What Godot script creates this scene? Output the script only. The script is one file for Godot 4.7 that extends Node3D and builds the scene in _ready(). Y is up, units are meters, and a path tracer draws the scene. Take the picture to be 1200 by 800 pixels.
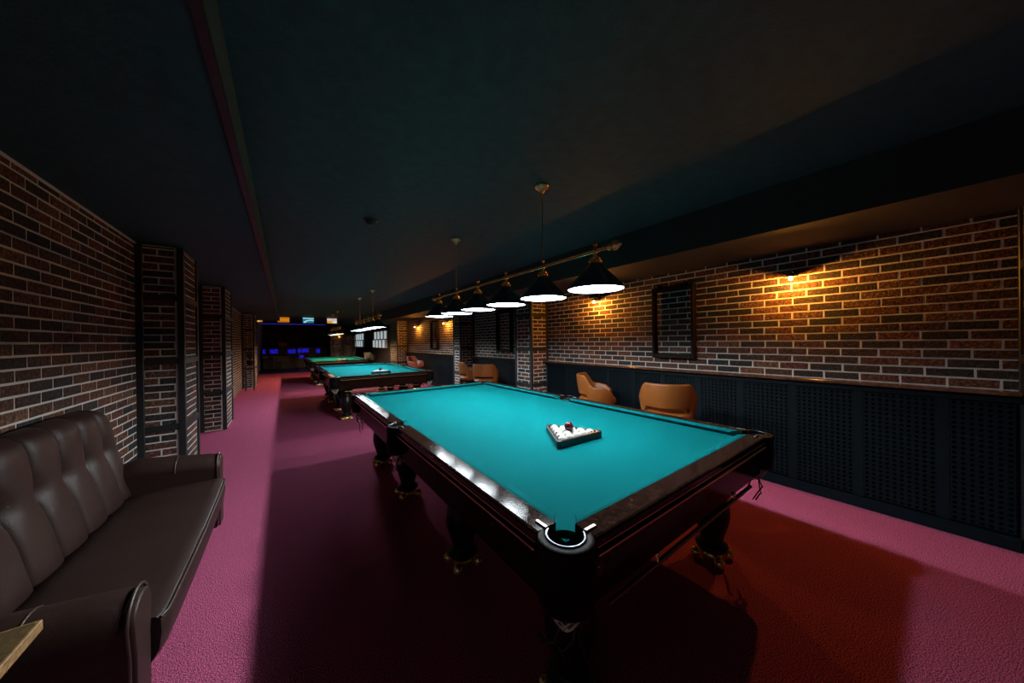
extends Node3D
# A basement billiard room: three long tables under six-shade lamps, brick walls, leather sofa, bar at the far end.
# Hall coordinates: x to the right, y up, Z down the hall; p(x, y, Z) turns them into Godot's (z = -Z).

const EYE := 1.6
const CEIL := 2.92
const RIGHT := 4.42      # mortar plane of the right wall
const LEFT := -1.26      # mortar plane of the left wall
const PITCH := 0.077     # one course of bricks
const BRICK := Vector3(0.228, 0.063, 0.003)
const STEP := 0.242

var rng := RandomNumberGenerator.new()
var mats := {}
var tex := {}
var counts := {}
var brick_shapes: Array[ArrayMesh] = []
var brick_data: Array = []
var brick_mats: Array[StandardMaterial3D] = []

# ---------------------------------------------------------------- geometry collector
class G:
	var v := PackedVector3Array()
	var n := PackedVector3Array()
	var uv := PackedVector2Array()
	var ix := PackedInt32Array()

	func poly(pts: Array, away_from = null) -> void:
		var q := pts.duplicate()
		var nn: Vector3 = (q[2] - q[0]).cross(q[1] - q[0])
		if nn.length() < 1e-12 and q.size() > 3:
			nn = (q[3] - q[0]).cross(q[2] - q[0])
		if away_from != null:
			var mid := Vector3.ZERO
			for a in q: mid += a
			if nn.dot(mid / q.size() - away_from) < 0:
				q.reverse()
				nn = -nn
		nn = nn.normalized()
		var b := v.size()
		for a in q:
			v.append(a); n.append(nn); uv.append(Vector2(a.x + a.z, a.y))
		for k in range(1, q.size() - 1):
			ix.append(b); ix.append(b + k); ix.append(b + k + 1)

	func box(c: Vector3, s: Vector3, bevel := 0.0, t := Transform3D()) -> void:
		var h := s / 2.0
		bevel = minf(bevel, minf(h.x, minf(h.y, h.z)) * 0.95)
		var at := func(sg: Vector3, axis: int) -> Vector3:
			var r := Vector3(sg.x * h.x, sg.y * h.y, sg.z * h.z)
			for k in 3:
				if k != axis: r[k] -= sg[k] * bevel
			return t * (c + r)
		var mid := t * c
		for axis in 3:
			var u := (axis + 1) % 3
			var w := (axis + 2) % 3
			for s0 in [-1.0, 1.0]:
				var f := []
				for k in [[-1.0, -1.0], [1.0, -1.0], [1.0, 1.0], [-1.0, 1.0]]:
					var sg := Vector3.ZERO
					sg[axis] = s0; sg[u] = k[0]; sg[w] = k[1]
					f.append(at.call(sg, axis))
				poly(f, mid)
			if bevel > 0.0:
				for s1 in [-1.0, 1.0]:
					for s2 in [-1.0, 1.0]:
						var a := Vector3.ZERO
						a[u] = s1; a[w] = s2; a[axis] = -1.0
						var b := a
						b[axis] = 1.0
						poly([at.call(a, u), at.call(b, u), at.call(b, w), at.call(a, w)], mid)
		if bevel > 0.0:
			for x in [-1.0, 1.0]:
				for y in [-1.0, 1.0]:
					for z in [-1.0, 1.0]:
						var sg := Vector3(x, y, z)
						poly([at.call(sg, 0), at.call(sg, 1), at.call(sg, 2)], mid)

	# rings of points joined into a smooth skin
	func loft(rings: Array, ring_closed := true, caps := true, loop := false) -> void:
		var b := v.size()
		var m: int = rings[0].size()
		var nr := rings.size()
		for i in nr:
			for j in m:
				v.append(rings[i][j]); n.append(Vector3.ZERO); uv.append(Vector2(float(j) / m, float(i) / nr))
		var jm := m if ring_closed else m - 1
		var im := nr if loop else nr - 1
		for i in im:
			for j in jm:
				var a := b + i * m + j
				var c := b + ((i + 1) % nr) * m + (j + 1) % m
				var d := b + i * m + (j + 1) % m
				var e := b + ((i + 1) % nr) * m + j
				for t in [[a, e, c], [a, c, d]]:
					var nn: Vector3 = (v[t[2]] - v[t[0]]).cross(v[t[1]] - v[t[0]])
					for k in t:
						n[k] += nn
						ix.append(k)
		for i in range(b, v.size()):
			n[i] = n[i].normalized() if n[i].length() > 1e-14 else Vector3.UP
		if caps and not loop:
			for i in [0, nr - 1]:
				var f := []
				for j in m: f.append(rings[i][j])
				var inside: Vector3 = Vector3.ZERO
				for j in m: inside += rings[1 if i == 0 else nr - 2][j]
				poly_fan(f, inside / m)

	func poly_fan(f: Array, away: Vector3) -> void:
		var mid := Vector3.ZERO
		for a in f: mid += a
		mid /= f.size()
		for j in f.size():
			var a: Vector3 = f[j]
			var c: Vector3 = f[(j + 1) % f.size()]
			if (a - c).length() > 1e-6 and (a - mid).length() > 1e-6:
				var nn := (c - a).cross(mid - a)
				if nn.length() < 1e-12: continue
				if (mid - away).dot(nn) > 0: poly([a, mid, c])
				else: poly([a, c, mid])

	func lathe(prof: Array, seg := 20, at := Vector3.ZERO, t := Transform3D(), closed := true) -> void:
		var rings := []
		for pt in prof:
			var r := []
			for k in seg:
				var a := TAU * k / seg
				r.append(t * (at + Vector3(cos(a) * pt[0], pt[1], sin(a) * pt[0])))
			rings.append(r)
		loft(rings, true, closed and (prof[0][0] > 1e-4 or prof[-1][0] > 1e-4))

	func tube(path: Array, r: float, seg := 8) -> void:
		var rings := []
		var side := Vector3.ZERO
		for i in path.size():
			var d: Vector3 = (path[mini(i + 1, path.size() - 1)] - path[maxi(i - 1, 0)]).normalized()
			if side == Vector3.ZERO:
				side = d.cross(Vector3.UP if absf(d.y) < 0.9 else Vector3.RIGHT).normalized()
			side = (side - d * side.dot(d)).normalized()
			var up := d.cross(side)
			var ring := []
			for k in seg:
				var a := TAU * k / seg
				ring.append(path[i] + (side * cos(a) + up * sin(a)) * r)
			rings.append(ring)
		loft(rings)

	func ball(c: Vector3, s: Vector3, seg := 14, t := Transform3D()) -> void:
		var rings := []
		for i in range(0, seg / 2 + 1):
			var b := PI * i / (seg / 2)
			var r := []
			for k in seg:
				var a := TAU * k / seg
				r.append(t * (c + Vector3(cos(a) * sin(b) * s.x, cos(b) * s.y, sin(a) * sin(b) * s.z)))
			rings.append(r)
		loft(rings, true, false)

	# polygon in the xy plane, extruded along z
	func prism(pts: Array, z0: float, z1: float, t := Transform3D()) -> void:
		var mid := Vector3.ZERO
		for a in pts: mid += Vector3(a.x, a.y, (z0 + z1) / 2)
		mid = t * (mid / pts.size())
		for z in [z0, z1]:
			var tri := Geometry2D.triangulate_polygon(PackedVector2Array(pts))
			for k in range(0, tri.size(), 3):
				var f := []
				for q in 3:
					var a: Vector2 = pts[tri[k + q]]
					f.append(t * Vector3(a.x, a.y, z))
				poly(f, t * Vector3(pts[tri[k]].x, pts[tri[k]].y, (z0 + z1) / 2))
		var cw := Geometry2D.is_polygon_clockwise(PackedVector2Array(pts))
		for k in pts.size():
			var a: Vector2 = pts[k]
			var b: Vector2 = pts[(k + 1) % pts.size()]
			var e := b - a
			var o2 := Vector2(-e.y, e.x) if cw else Vector2(e.y, -e.x)
			var m2 := (a + b) / 2 - o2.normalized() * 0.001
			poly([t * Vector3(a.x, a.y, z0), t * Vector3(b.x, b.y, z0), t * Vector3(b.x, b.y, z1), t * Vector3(a.x, a.y, z1)], t * Vector3(m2.x, m2.y, (z0 + z1) / 2))

	func take(o: G, t: Transform3D) -> void:
		var b := v.size()
		for i in o.v.size():
			v.append(t * o.v[i]); n.append((t.basis * o.n[i]).normalized()); uv.append(o.uv[i])
		for i in o.ix: ix.append(b + i)

	func into(m: ArrayMesh) -> ArrayMesh:
		var a := []
		a.resize(Mesh.ARRAY_MAX)
		a[Mesh.ARRAY_VERTEX] = v; a[Mesh.ARRAY_NORMAL] = n; a[Mesh.ARRAY_TEX_UV] = uv; a[Mesh.ARRAY_INDEX] = ix
		m.add_surface_from_arrays(Mesh.PRIMITIVE_TRIANGLES, a)
		return m

	func mesh() -> ArrayMesh:
		return into(ArrayMesh.new())

# ---------------------------------------------------------------- scene helpers
func p(x: float, y: float, z: float) -> Vector3:
	return Vector3(x, y, -z)

func numbered(called: String) -> String:
	var k: int = counts.get(called, 0)
	counts[called] = k + 1
	return called if k == 0 else "%s_%03d" % [called, k]

func put(called: String, mesh: Mesh, m: Material, parent: Node = self, at := Vector3.ZERO) -> MeshInstance3D:
	var o := MeshInstance3D.new()
	o.name = numbered(called) if parent == self else called
	o.mesh = mesh
	o.material_override = m
	o.position = at
	parent.add_child(o, true)
	return o

func obj(called: String, g: G, m: Material, parent: Node = self, at := Vector3.ZERO) -> MeshInstance3D:
	return put(called, g.mesh(), m, parent, at)

func thing(called: String, label: String, category: String, at := Vector3.ZERO, turn := 0.0, group := "") -> Node3D:
	var o := Node3D.new()
	o.name = numbered(called)
	add_child(o)
	o.position = at
	o.rotation.y = turn
	tag(o, label, category, group)
	return o

func tag(o: Node, label: String, category := "", group := "", kind := "") -> void:
	if label: o.set_meta("label", label)
	if category: o.set_meta("category", category)
	if group: o.set_meta("group", group)
	if kind: o.set_meta("kind", kind)

func struct(called: String, g: G, m: Material, label: String, category: String) -> MeshInstance3D:
	var o := put(called, g.mesh(), m)
	tag(o, label, category, "", "structure")
	return o

func copy(o: Node3D, label: String, at: Vector3, turn := 0.0, group := "") -> Node3D:
	var c: Node3D = o.duplicate()
	c.name = numbered(String(o.name))
	add_child(c)
	c.position = at
	c.rotation.y = turn
	c.set_meta("label", label)
	if group: c.set_meta("group", group)
	return c

func noise(key: String, freq: float, lo: float, hi: float, normal := false, octaves := 4, size := 512, bump := 6.0) -> NoiseTexture2D:
	if tex.has(key): return tex[key]
	var f := FastNoiseLite.new()
	f.seed = key.hash() % 1000
	f.noise_type = FastNoiseLite.TYPE_SIMPLEX_SMOOTH
	f.frequency = freq
	f.fractal_octaves = octaves
	var t := NoiseTexture2D.new()
	t.width = size; t.height = size
	t.seamless = not key.begins_with("carpet")
	t.noise = f
	if normal:
		t.as_normal_map = true
		t.bump_strength = bump
	else:
		var gr := Gradient.new()
		gr.set_color(0, Color(lo, lo, lo)); gr.set_color(1, Color(hi, hi, hi))
		if key == "carpet_fleck": gr.offsets = PackedFloat32Array([0.32, 0.68])
		t.color_ramp = gr
	tex[key] = t
	return t

# colour is a linear base colour
func mat(key: String, c := Color.BLACK, rough := 0.6, metal := 0.0) -> StandardMaterial3D:
	if mats.has(key): return mats[key]
	var m := StandardMaterial3D.new()
	m.resource_name = key
	m.albedo_color = c.linear_to_srgb()
	m.roughness = rough
	m.metallic = metal
	mats[key] = m
	return m

func tri(m: StandardMaterial3D, scale: float, world := true, albedo: Texture2D = null, norm: Texture2D = null, strength := 1.0) -> StandardMaterial3D:
	m.uv1_triplanar = true
	m.uv1_world_triplanar = world
	m.uv1_scale = Vector3.ONE * scale
	if albedo: m.albedo_texture = albedo
	if norm:
		m.normal_enabled = true
		m.normal_texture = norm
		m.normal_scale = strength
	return m

func glow(key: String, c: Color, energy: float) -> StandardMaterial3D:
	var m := mat(key, Color(0.8, 0.8, 0.8), 0.4)
	m.emission_enabled = true
	m.emission = c
	m.emission_energy_multiplier = energy
	return m

func omni(parent: Node, called: String, at: Vector3, c: Color, energy: float, size: float) -> void:
	var l := OmniLight3D.new()
	l.name = called
	l.light_color = c
	l.light_energy = energy
	l.light_size = size
	l.omni_range = 30.0
	l.omni_attenuation = 2.0
	l.shadow_enabled = true
	parent.add_child(l, true)
	l.position = at

# ---------------------------------------------------------------- main
func _ready() -> void:
	rng.seed = 7
	camera_and_light()
	materials()
	room()
	walls()
	wainscot()
	var tb := billiard_table("dark wood pool table with turquoise cloth nearest the camera", p(1.757, 0, 2.64))
	copy(tb, "middle pool table of the three down the hall", p(1.757, 0, 8.92), 0.0, "pool tables")
	copy(tb, "farthest pool table in front of the bar area", p(1.757, 0, 15.35), 0.0, "pool tables")
	lamps()
	sconces()
	sofa()
	side_table()
	chairs()
	wall_boxes()
	racks()
	far_end()

func camera_and_light() -> void:
	var cam := Camera3D.new()
	cam.name = "camera"
	var yaw := deg_to_rad(36.127)
	var pit := deg_to_rad(0.162)
	var rol := deg_to_rad(-0.691)
	var fw := Vector3(sin(yaw) * cos(pit), -sin(pit), -cos(yaw) * cos(pit))
	var r := Vector3(cos(yaw), 0, sin(yaw))
	var u := r.cross(fw)
	if u.y < 0: u = -u
	var r2 := r * cos(rol) + u * sin(rol)
	var u2 := -r * sin(rol) + u * cos(rol)
	cam.transform = Transform3D(Basis(r2, u2, -fw), Vector3(0, EYE, 0))
	cam.fov = 95.383
	cam.near = 0.05
	cam.far = 100.0
	cam.current = true
	add_child(cam)
	var we := WorldEnvironment.new()
	we.name = "world"
	var e := Environment.new()
	e.background_mode = Environment.BG_COLOR
	e.background_color = Color(0, 0, 0)
	e.tonemap_mode = Environment.TONE_MAPPER_LINEAR
	e.tonemap_exposure = 0.92
	e.sdfgi_enabled = true
	e.ssao_enabled = true
	e.ssil_enabled = true
	we.environment = e
	add_child(we)

const LAMP_WHITE := Color(0.93, 0.98, 1.0)
const LAMP_WARM := Color(1.0, 0.80, 0.58)
const SCONCE := Color(1.0, 0.64, 0.23)
const LAMP_POWER := 2.0
const SCONCE_POWER := 1.0

func materials() -> void:
	var bn := noise("brick_relief", 0.03, 0, 1, true, 5, 512, 8.0)
	var ba := noise("brick_mottle", 0.018, 0.25, 1.1, false, 5)
	for c in [Color(0.141, 0.054, 0.030), Color(0.211, 0.077, 0.038), Color(0.109, 0.051, 0.030), Color(0.051, 0.036, 0.030), Color(0.243, 0.113, 0.056), Color(0.179, 0.059, 0.034), Color(0.077, 0.041, 0.028), Color(0.034, 0.030, 0.030)]:
		var m := mat("brick_clay_%d" % brick_mats.size(), c, 0.88)
		tri(m, 3.1, true, ba, bn, 0.9)
		brick_mats.append(m)
	for k in 6:
		var g := G.new()
		var L := BRICK.x / 2
		var H := BRICK.y / 2
		var d := BRICK.z
		var ring := func(z: float, inset: float, j: float) -> Array:
			var o := []
			for s in [[-1, -1], [0, -1], [1, -1], [1, 1], [0, 1], [-1, 1]]:
				o.append(Vector3(s[0] * (L - inset) + rng.randf_range(-j, j), s[1] * (H - inset) + rng.randf_range(-j, j), z + rng.randf_range(-j, j) * 0.6))
			return o
		var a: Array = ring.call(-0.004, 0.0, 0.0)
		var b: Array = ring.call(d - 0.002, 0.0, 0.0016)
		var c: Array = ring.call(d, 0.003, 0.0012)
		var mid := Vector3(0, 0, d / 2)
		for i in 6:
			var j := (i + 1) % 6
			g.poly([a[i], a[j], b[j], b[i]], mid)
			g.poly([b[i], b[j], c[j], c[i]], mid)
		g.poly([c[0], c[1], c[4], c[5]], mid)
		g.poly([c[1], c[2], c[3], c[4]], mid)
		brick_data.append(g)
		brick_shapes.append(g.mesh())
	tri(mat("mortar", Color(0.80, 0.78, 0.74), 0.9), 4.0, true, noise("mortar_speck", 0.06, 0.72, 1.0), noise("mortar_relief", 0.08, 0, 1, true), 0.7)
	tri(mat("carpet", Color(0.80, 0.165, 0.33), 0.97), 1.7, true, noise("carpet_fleck", 0.080, 0.38, 1.0, false, 2, 1024), noise("carpet_pile", 0.12, 0, 1, true, 3, 1024, 10.0), 0.7)
	mats.carpet.metallic_specular = 0.1
	tri(mat("far_floor", Color(0.03, 0.028, 0.028), 0.35), 1.0, true, noise("stone_cloud", 0.02, 0.6, 1.0))
	tri(mat("ceiling_teal_bounce", Color(0.026, 0.082, 0.086), 0.75), 1.5, true, noise("plaster_cloud", 0.01, 0.85, 1.0), noise("plaster_relief", 0.05, 0, 1, true), 0.2)  # teal light bounced off the table cloths is painted into this ceiling colour
	tri(mat("soffit_paint", Color(0.026, 0.025, 0.024), 0.75), 1.5, true, noise("plaster_cloud", 0.01, 0.85, 1.0))
	tri(mat("dark_wall", Color(0.030, 0.033, 0.036), 0.8), 1.5, true, noise("plaster_cloud", 0.01, 0.85, 1.0))
	mat("black_steel", Color(0.010, 0.012, 0.014), 0.45)
	mat("navy_panel", Color(0.002, 0.005, 0.007), 0.55)
	mat("navy_backing", Color(0.004, 0.006, 0.008), 0.8)
	tri(mat("cloth", Color(0.0008, 0.083, 0.089), 0.95), 6.0, true, noise("cloth_fibre", 0.3, 0.9, 1.0, false, 2), noise("cloth_weave", 0.35, 0, 1, true, 2), 0.25)
	tri(mat("mahogany", Color(0.028, 0.0125, 0.009), 0.09), 2.2, false, noise("wood_figure", 0.02, 0.5, 1.0), noise("wood_pores", 0.06, 0, 1, true, 3, 512, 2.0), 0.03)
	mats.cloth.metallic_specular = 0.08
	mats.navy_panel.metallic_specular = 0.2
	mats.navy_backing.metallic_specular = 0.05
	mats.mahogany.metallic_specular = 0.18
	mat("ebony", Color(0.007, 0.005, 0.005), 0.35)
	mats.ebony.metallic_specular = 0.35
	mat("block_wood", Color(0.007, 0.005, 0.005), 0.55).metallic_specular = 0.15
	mat("dark_brass", Color(0.16, 0.12, 0.06), 0.35, 1.0)
	mat("chrome", Color(0.075, 0.088, 0.105), 0.30, 1.0)
	mat("nickel_plate", Color(0.15, 0.138, 0.115), 0.38, 1.0)
	mat("brass", Color(0.80, 0.58, 0.24), 0.24, 0.75)
	mat("old_brass", Color(0.55, 0.42, 0.20), 0.28, 1.0)
	mat("net_cord", Color(0.52, 0.50, 0.44), 0.8)
	mat("black_leather", Color(0.012, 0.011, 0.011), 0.45)
	mat("black_cord", Color(0.010, 0.008, 0.009), 0.6)
	var le := tri(mat("brown_leather", Color(0.028, 0.015, 0.0125), 0.42), 5.0, true, null, noise("leather_grain", 0.06, 0, 1, true, 4, 512, 4.0), 0.35)
	le.metallic_specular = 0.29
	mat("piping_leather", Color(0.050, 0.030, 0.024), 0.3)
	tri(mat("tan_leather", Color(0.205, 0.060, 0.010), 0.40), 7.0, false, noise("hide_cloud", 0.02, 0.82, 1.0), noise("leather_grain", 0.06, 0, 1, true, 4, 512, 4.0), 0.25)
	tri(mat("oxblood_leather", Color(0.16, 0.030, 0.016), 0.45), 7.0, false, noise("hide_cloud", 0.02, 0.82, 1.0))
	mat("charcoal_fabric", Color(0.045, 0.048, 0.050), 0.9)
	tri(mat("sill_wood", Color(0.16, 0.062, 0.026), 0.16), 1.6, true, noise("wood_figure", 0.02, 0.5, 1.0))
	tri(mat("light_oak", Color(0.42, 0.24, 0.10), 0.4), 3.0, true, noise("oak_figure", 0.03, 0.62, 1.0))
	mat("shade_enamel", Color(0.006, 0.036, 0.070), 0.18)
	mat("shade_inside", Color(0.46, 0.46, 0.47), 0.6)
	mat("ivory_ball", Color(0.45, 0.435, 0.40), 0.12)
	mat("maroon_ball", Color(0.060, 0.006, 0.014), 0.1)
	mat("ball_print", Color(0.02, 0.02, 0.02), 0.3)
	mat("rack_wood", Color(0.014, 0.010, 0.012), 0.3)
	mat("box_wood", Color(0.010, 0.006, 0.005), 0.5)
	mats.box_wood.metallic_specular = 0.2
	mat("leaf", Color(0.012, 0.035, 0.014), 0.5)

# ---------------------------------------------------------------- the shell
func slab(called: String, m: String, label: String, category: String, a: Vector3, b: Vector3) -> MeshInstance3D:
	var g := G.new()
	var lo := Vector3(minf(a.x, b.x), minf(a.y, b.y), minf(-a.z, -b.z))
	var hi := Vector3(maxf(a.x, b.x), maxf(a.y, b.y), maxf(-a.z, -b.z))
	g.box((lo + hi) / 2, hi - lo)
	return struct(called, g, mats[m], label, category)

func room() -> void:
	slab("floor", "carpet", "magenta wall-to-wall carpet of the hall", "carpet", Vector3(-1.6, -0.12, -3.0), Vector3(4.9, 0, 20.8))
	slab("floor_far", "far_floor", "dark stone floor of the bar area", "floor", Vector3(-1.6, -0.12, 20.8), Vector3(6.4, -0.003, 28.3))
	slab("ceiling", "ceiling_teal_bounce", "dark main ceiling above the tables, teal cloth bounce put into its colour", "ceiling", Vector3(-1.6, CEIL, -3.0), Vector3(6.4, CEIL + 0.15, 28.3))
	slab("ceiling_soffit_left", "ceiling_teal_bounce", "lowered black ceiling strip along the left wall", "soffit", Vector3(-1.6, 2.685, -2.9), Vector3(-0.197, CEIL, 18.9))
	slab("ceiling_soffit_right", "soffit_paint", "lowered ceiling box running along the right wall", "soffit", Vector3(3.45, 2.53, -2.9), Vector3(4.8, CEIL, 18.4))
	slab("wall_back", "dark_wall", "dark wall behind the viewer", "wall", Vector3(-1.6, 0, -3.0), Vector3(4.9, CEIL, -2.8))
	slab("wall_far", "dark_wall", "dark end wall behind the bar", "wall", Vector3(-1.6, 0, 28.0), Vector3(6.4, CEIL, 28.3))
	slab("trim_strip", "black_steel", "thin cover strip along the edge of the lowered left ceiling", "trim", Vector3(-0.2, 2.665, -2.8), Vector3(-0.23, 2.685, 18.9))

# bricks on one face; start is the lower left corner seen from the front
func brick_face(parent: Node3D, start: Vector3, out: Vector3, length: float, y0: float, y1: float, single: Callable, limit := 300) -> void:
	var along := Vector3.UP.cross(out)
	var rest := {}
	var made := 0
	var rows := int(ceil((y1 - y0) / PITCH))
	var list := []
	for r in rows:
		var h := minf(BRICK.y, y1 - y0 - r * PITCH)
		if h < 0.015: continue
		var u0 := -STEP * (0.5 if r % 2 else 1.0) * 0.999 + rng.randf_range(-0.012, 0.012)
		while u0 < length:
			var a := maxf(u0, 0.0)
			var b := minf(u0 + BRICK.x, length)
			if b - a > 0.025:
				list.append([(a + b) / 2, b - a, y0 + r * PITCH + h / 2, h])
			u0 += STEP
	for e in list:
		var k := rng.randi() % brick_shapes.size()
		var mk := rng.randi() % brick_mats.size()
		var c: Vector3 = start + along * e[0]
		c.y = e[2]
		var bs := Basis(along * (e[1] / BRICK.x), Vector3.UP * (e[3] / BRICK.y), out * rng.randf_range(0.75, 1.2))
		var t := Transform3D(bs, c)
		if made < limit and single.call(c):
			var o := MeshInstance3D.new()
			o.name = "brick"
			o.mesh = brick_shapes[k]
			o.material_override = brick_mats[mk]
			parent.add_child(o, true)
			o.transform = t
			made += 1
		else:
			if not rest.has(mk): rest[mk] = G.new()
			rest[mk].take(brick_data[k], t)
	if rest.size():
		var m := ArrayMesh.new()
		var n := 0
		for mk in rest:
			rest[mk].into(m)
			m.surface_set_material(n, brick_mats[mk])
			n += 1
		var o := MeshInstance3D.new()
		o.name = "brickwork"
		o.mesh = m
		o.set_meta("kind", "stuff")
		parent.add_child(o, true)

func never(_c: Vector3) -> bool: return false

func walls() -> void:
	var wl := slab("wall_left", "mortar", "dark red brick wall with pale joints behind the sofa", "wall", Vector3(LEFT - 0.2, 0, -2.9), Vector3(LEFT, CEIL, 28.0))
	brick_face(wl, p(LEFT, 0, 1.2), Vector3.RIGHT, 3.74, 0.01, 2.66, func(c): return -c.z > 2.98 and c.y > 0.5)
	for s in [[5.6, 2.28], [8.8, 5.84]]:
		brick_face(wl, p(LEFT, 0, s[0]), Vector3.RIGHT, s[1], 0.01, 2.66, never)
	var wr := slab("wall_right", "mortar", "brick wall above the ledge, lit orange by two wall lamps", "wall", Vector3(RIGHT, 0, -2.9), Vector3(RIGHT + 0.2, CEIL, 5.04))
	brick_face(wr, p(RIGHT, 0, 4.79), Vector3.LEFT, 5.15, 1.185, 2.53, func(c): return -c.z < 4.15 and c.y > 1.0)
	var w2 := slab("wall_right", "mortar", "unlit brick bay between the two near right pillars", "wall", Vector3(RIGHT, 0, 5.04), Vector3(RIGHT + 0.2, CEIL, 8.1))
	brick_face(w2, p(RIGHT, 0, 7.9), Vector3.LEFT, 2.61, 1.185, 2.53, never)
	var w3 := slab("wall_right", "mortar", "far orange-lit brick bay beside the middle table", "wall", Vector3(RIGHT, 0, 8.1), Vector3(RIGHT + 0.2, CEIL, 15.0))
	brick_face(w3, p(RIGHT, 0, 13.93), Vector3.LEFT, 5.6, 1.185, 2.53, never)
	slab("wall_right_end", "dark_wall", "dark right wall beside the far table and bar", "wall", Vector3(RIGHT, 0, 15.0), Vector3(RIGHT + 0.2, CEIL, 28.0))
	# left pillars: x from the wall to -0.92
	pillar("brick pillar beside the far arm of the sofa", Vector3(LEFT, 0, 4.94), Vector3(-0.92, 2.665, 5.60), 1, true)
	pillar("second brick pillar along the left wall", Vector3(LEFT, 0, 7.88), Vector3(-0.92, 2.665, 8.79), 1, true)
	pillar("farthest brick pillar on the left, beside the plant stand", Vector3(LEFT, 0, 14.64), Vector3(-0.92, 2.665, 16.1), 1, false)
	pillar("right brick pillar with one orange-lit and one teal-lit side", Vector3(3.97, 0, 4.79), Vector3(RIGHT, 2.53, 5.29), -1, true)
	pillar("right brick pillar beside the two pushed-together chairs", Vector3(3.97, 0, 7.9), Vector3(RIGHT, 2.53, 8.31), -1, false)
	pillar("right brick pillar before the lit wall screen", Vector3(3.97, 0, 13.95), Vector3(RIGHT, 2.53, 15.1), -1, false)
	pillar("brick pillar cut off by the right picture edge", Vector3(3.97, 0, -1.05), Vector3(RIGHT, 2.53, -0.375), -1, false, true)

func pillar(label: String, a: Vector3, b: Vector3, side: int, singles: bool, behind := false) -> void:
	var o := Node3D.new()
	o.name = numbered("brick_pillar")
	add_child(o)
	tag(o, label, "pillar", "", "structure")
	var g := G.new()
	g.box(Vector3((a.x + b.x) / 2, b.y / 2, -(a.z + b.z) / 2), Vector3(b.x - a.x, b.y, b.z - a.z))
	obj("core", g, mats.mortar, o)
	var xf := b.x if side > 0 else a.x
	var one: Callable = (func(_c): return true) if singles else never
	var w := 0.055
	# face towards the viewer (or away from it for the pillar behind)
	var zf := b.z if behind else a.z
	var dir := Vector3(0, 0, -1) if behind else Vector3(0, 0, 1)
	var x0 := b.x if behind else a.x
	brick_face(o, Vector3(x0 + (-w if behind else w), 0, -zf), dir, b.x - a.x - 2 * w, 0.02, b.y - 0.01, one)
	# face towards the hall
	var out := Vector3.RIGHT if side > 0 else Vector3.LEFT
	var zs := a.z + w if side > 0 else b.z - w
	brick_face(o, Vector3(xf, 0, -zs), out, b.z - a.z - 2 * w, 0.02, b.y - 0.01, never)
	# black steel angles on the corners and flat bars across
	for c in [[xf, a.z], [xf, b.z], [a.x if side > 0 else b.x, zf]]:
		var s := G.new()
		var sx := -1.0 if side > 0 else 1.0
		var dx: float = 0.0
		if c[0] == xf: dx = sx * (w / 2 - 0.02)
		else: dx = -sx * w / 2
		var dz: float = (w / 2 - 0.02) if c[1] == a.z else -(w / 2 - 0.02)
		s.box(Vector3(c[0] + dx, b.y / 2, -(c[1] + dz)), Vector3(w, b.y - 0.004, w), 0.004)
		obj("corner_strip", s, mats.black_steel, o)
	for y in [0.70, 1.42, 2.11]:
		var s := G.new()
		s.box(Vector3((a.x + b.x) / 2 + (0.009 if side > 0 else -0.009), y, -(a.z + b.z) / 2), Vector3(b.x - a.x + 0.018, 0.065, b.z - a.z + 0.030), 0.003)
		obj("band", s, mats.black_steel, o)

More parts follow.
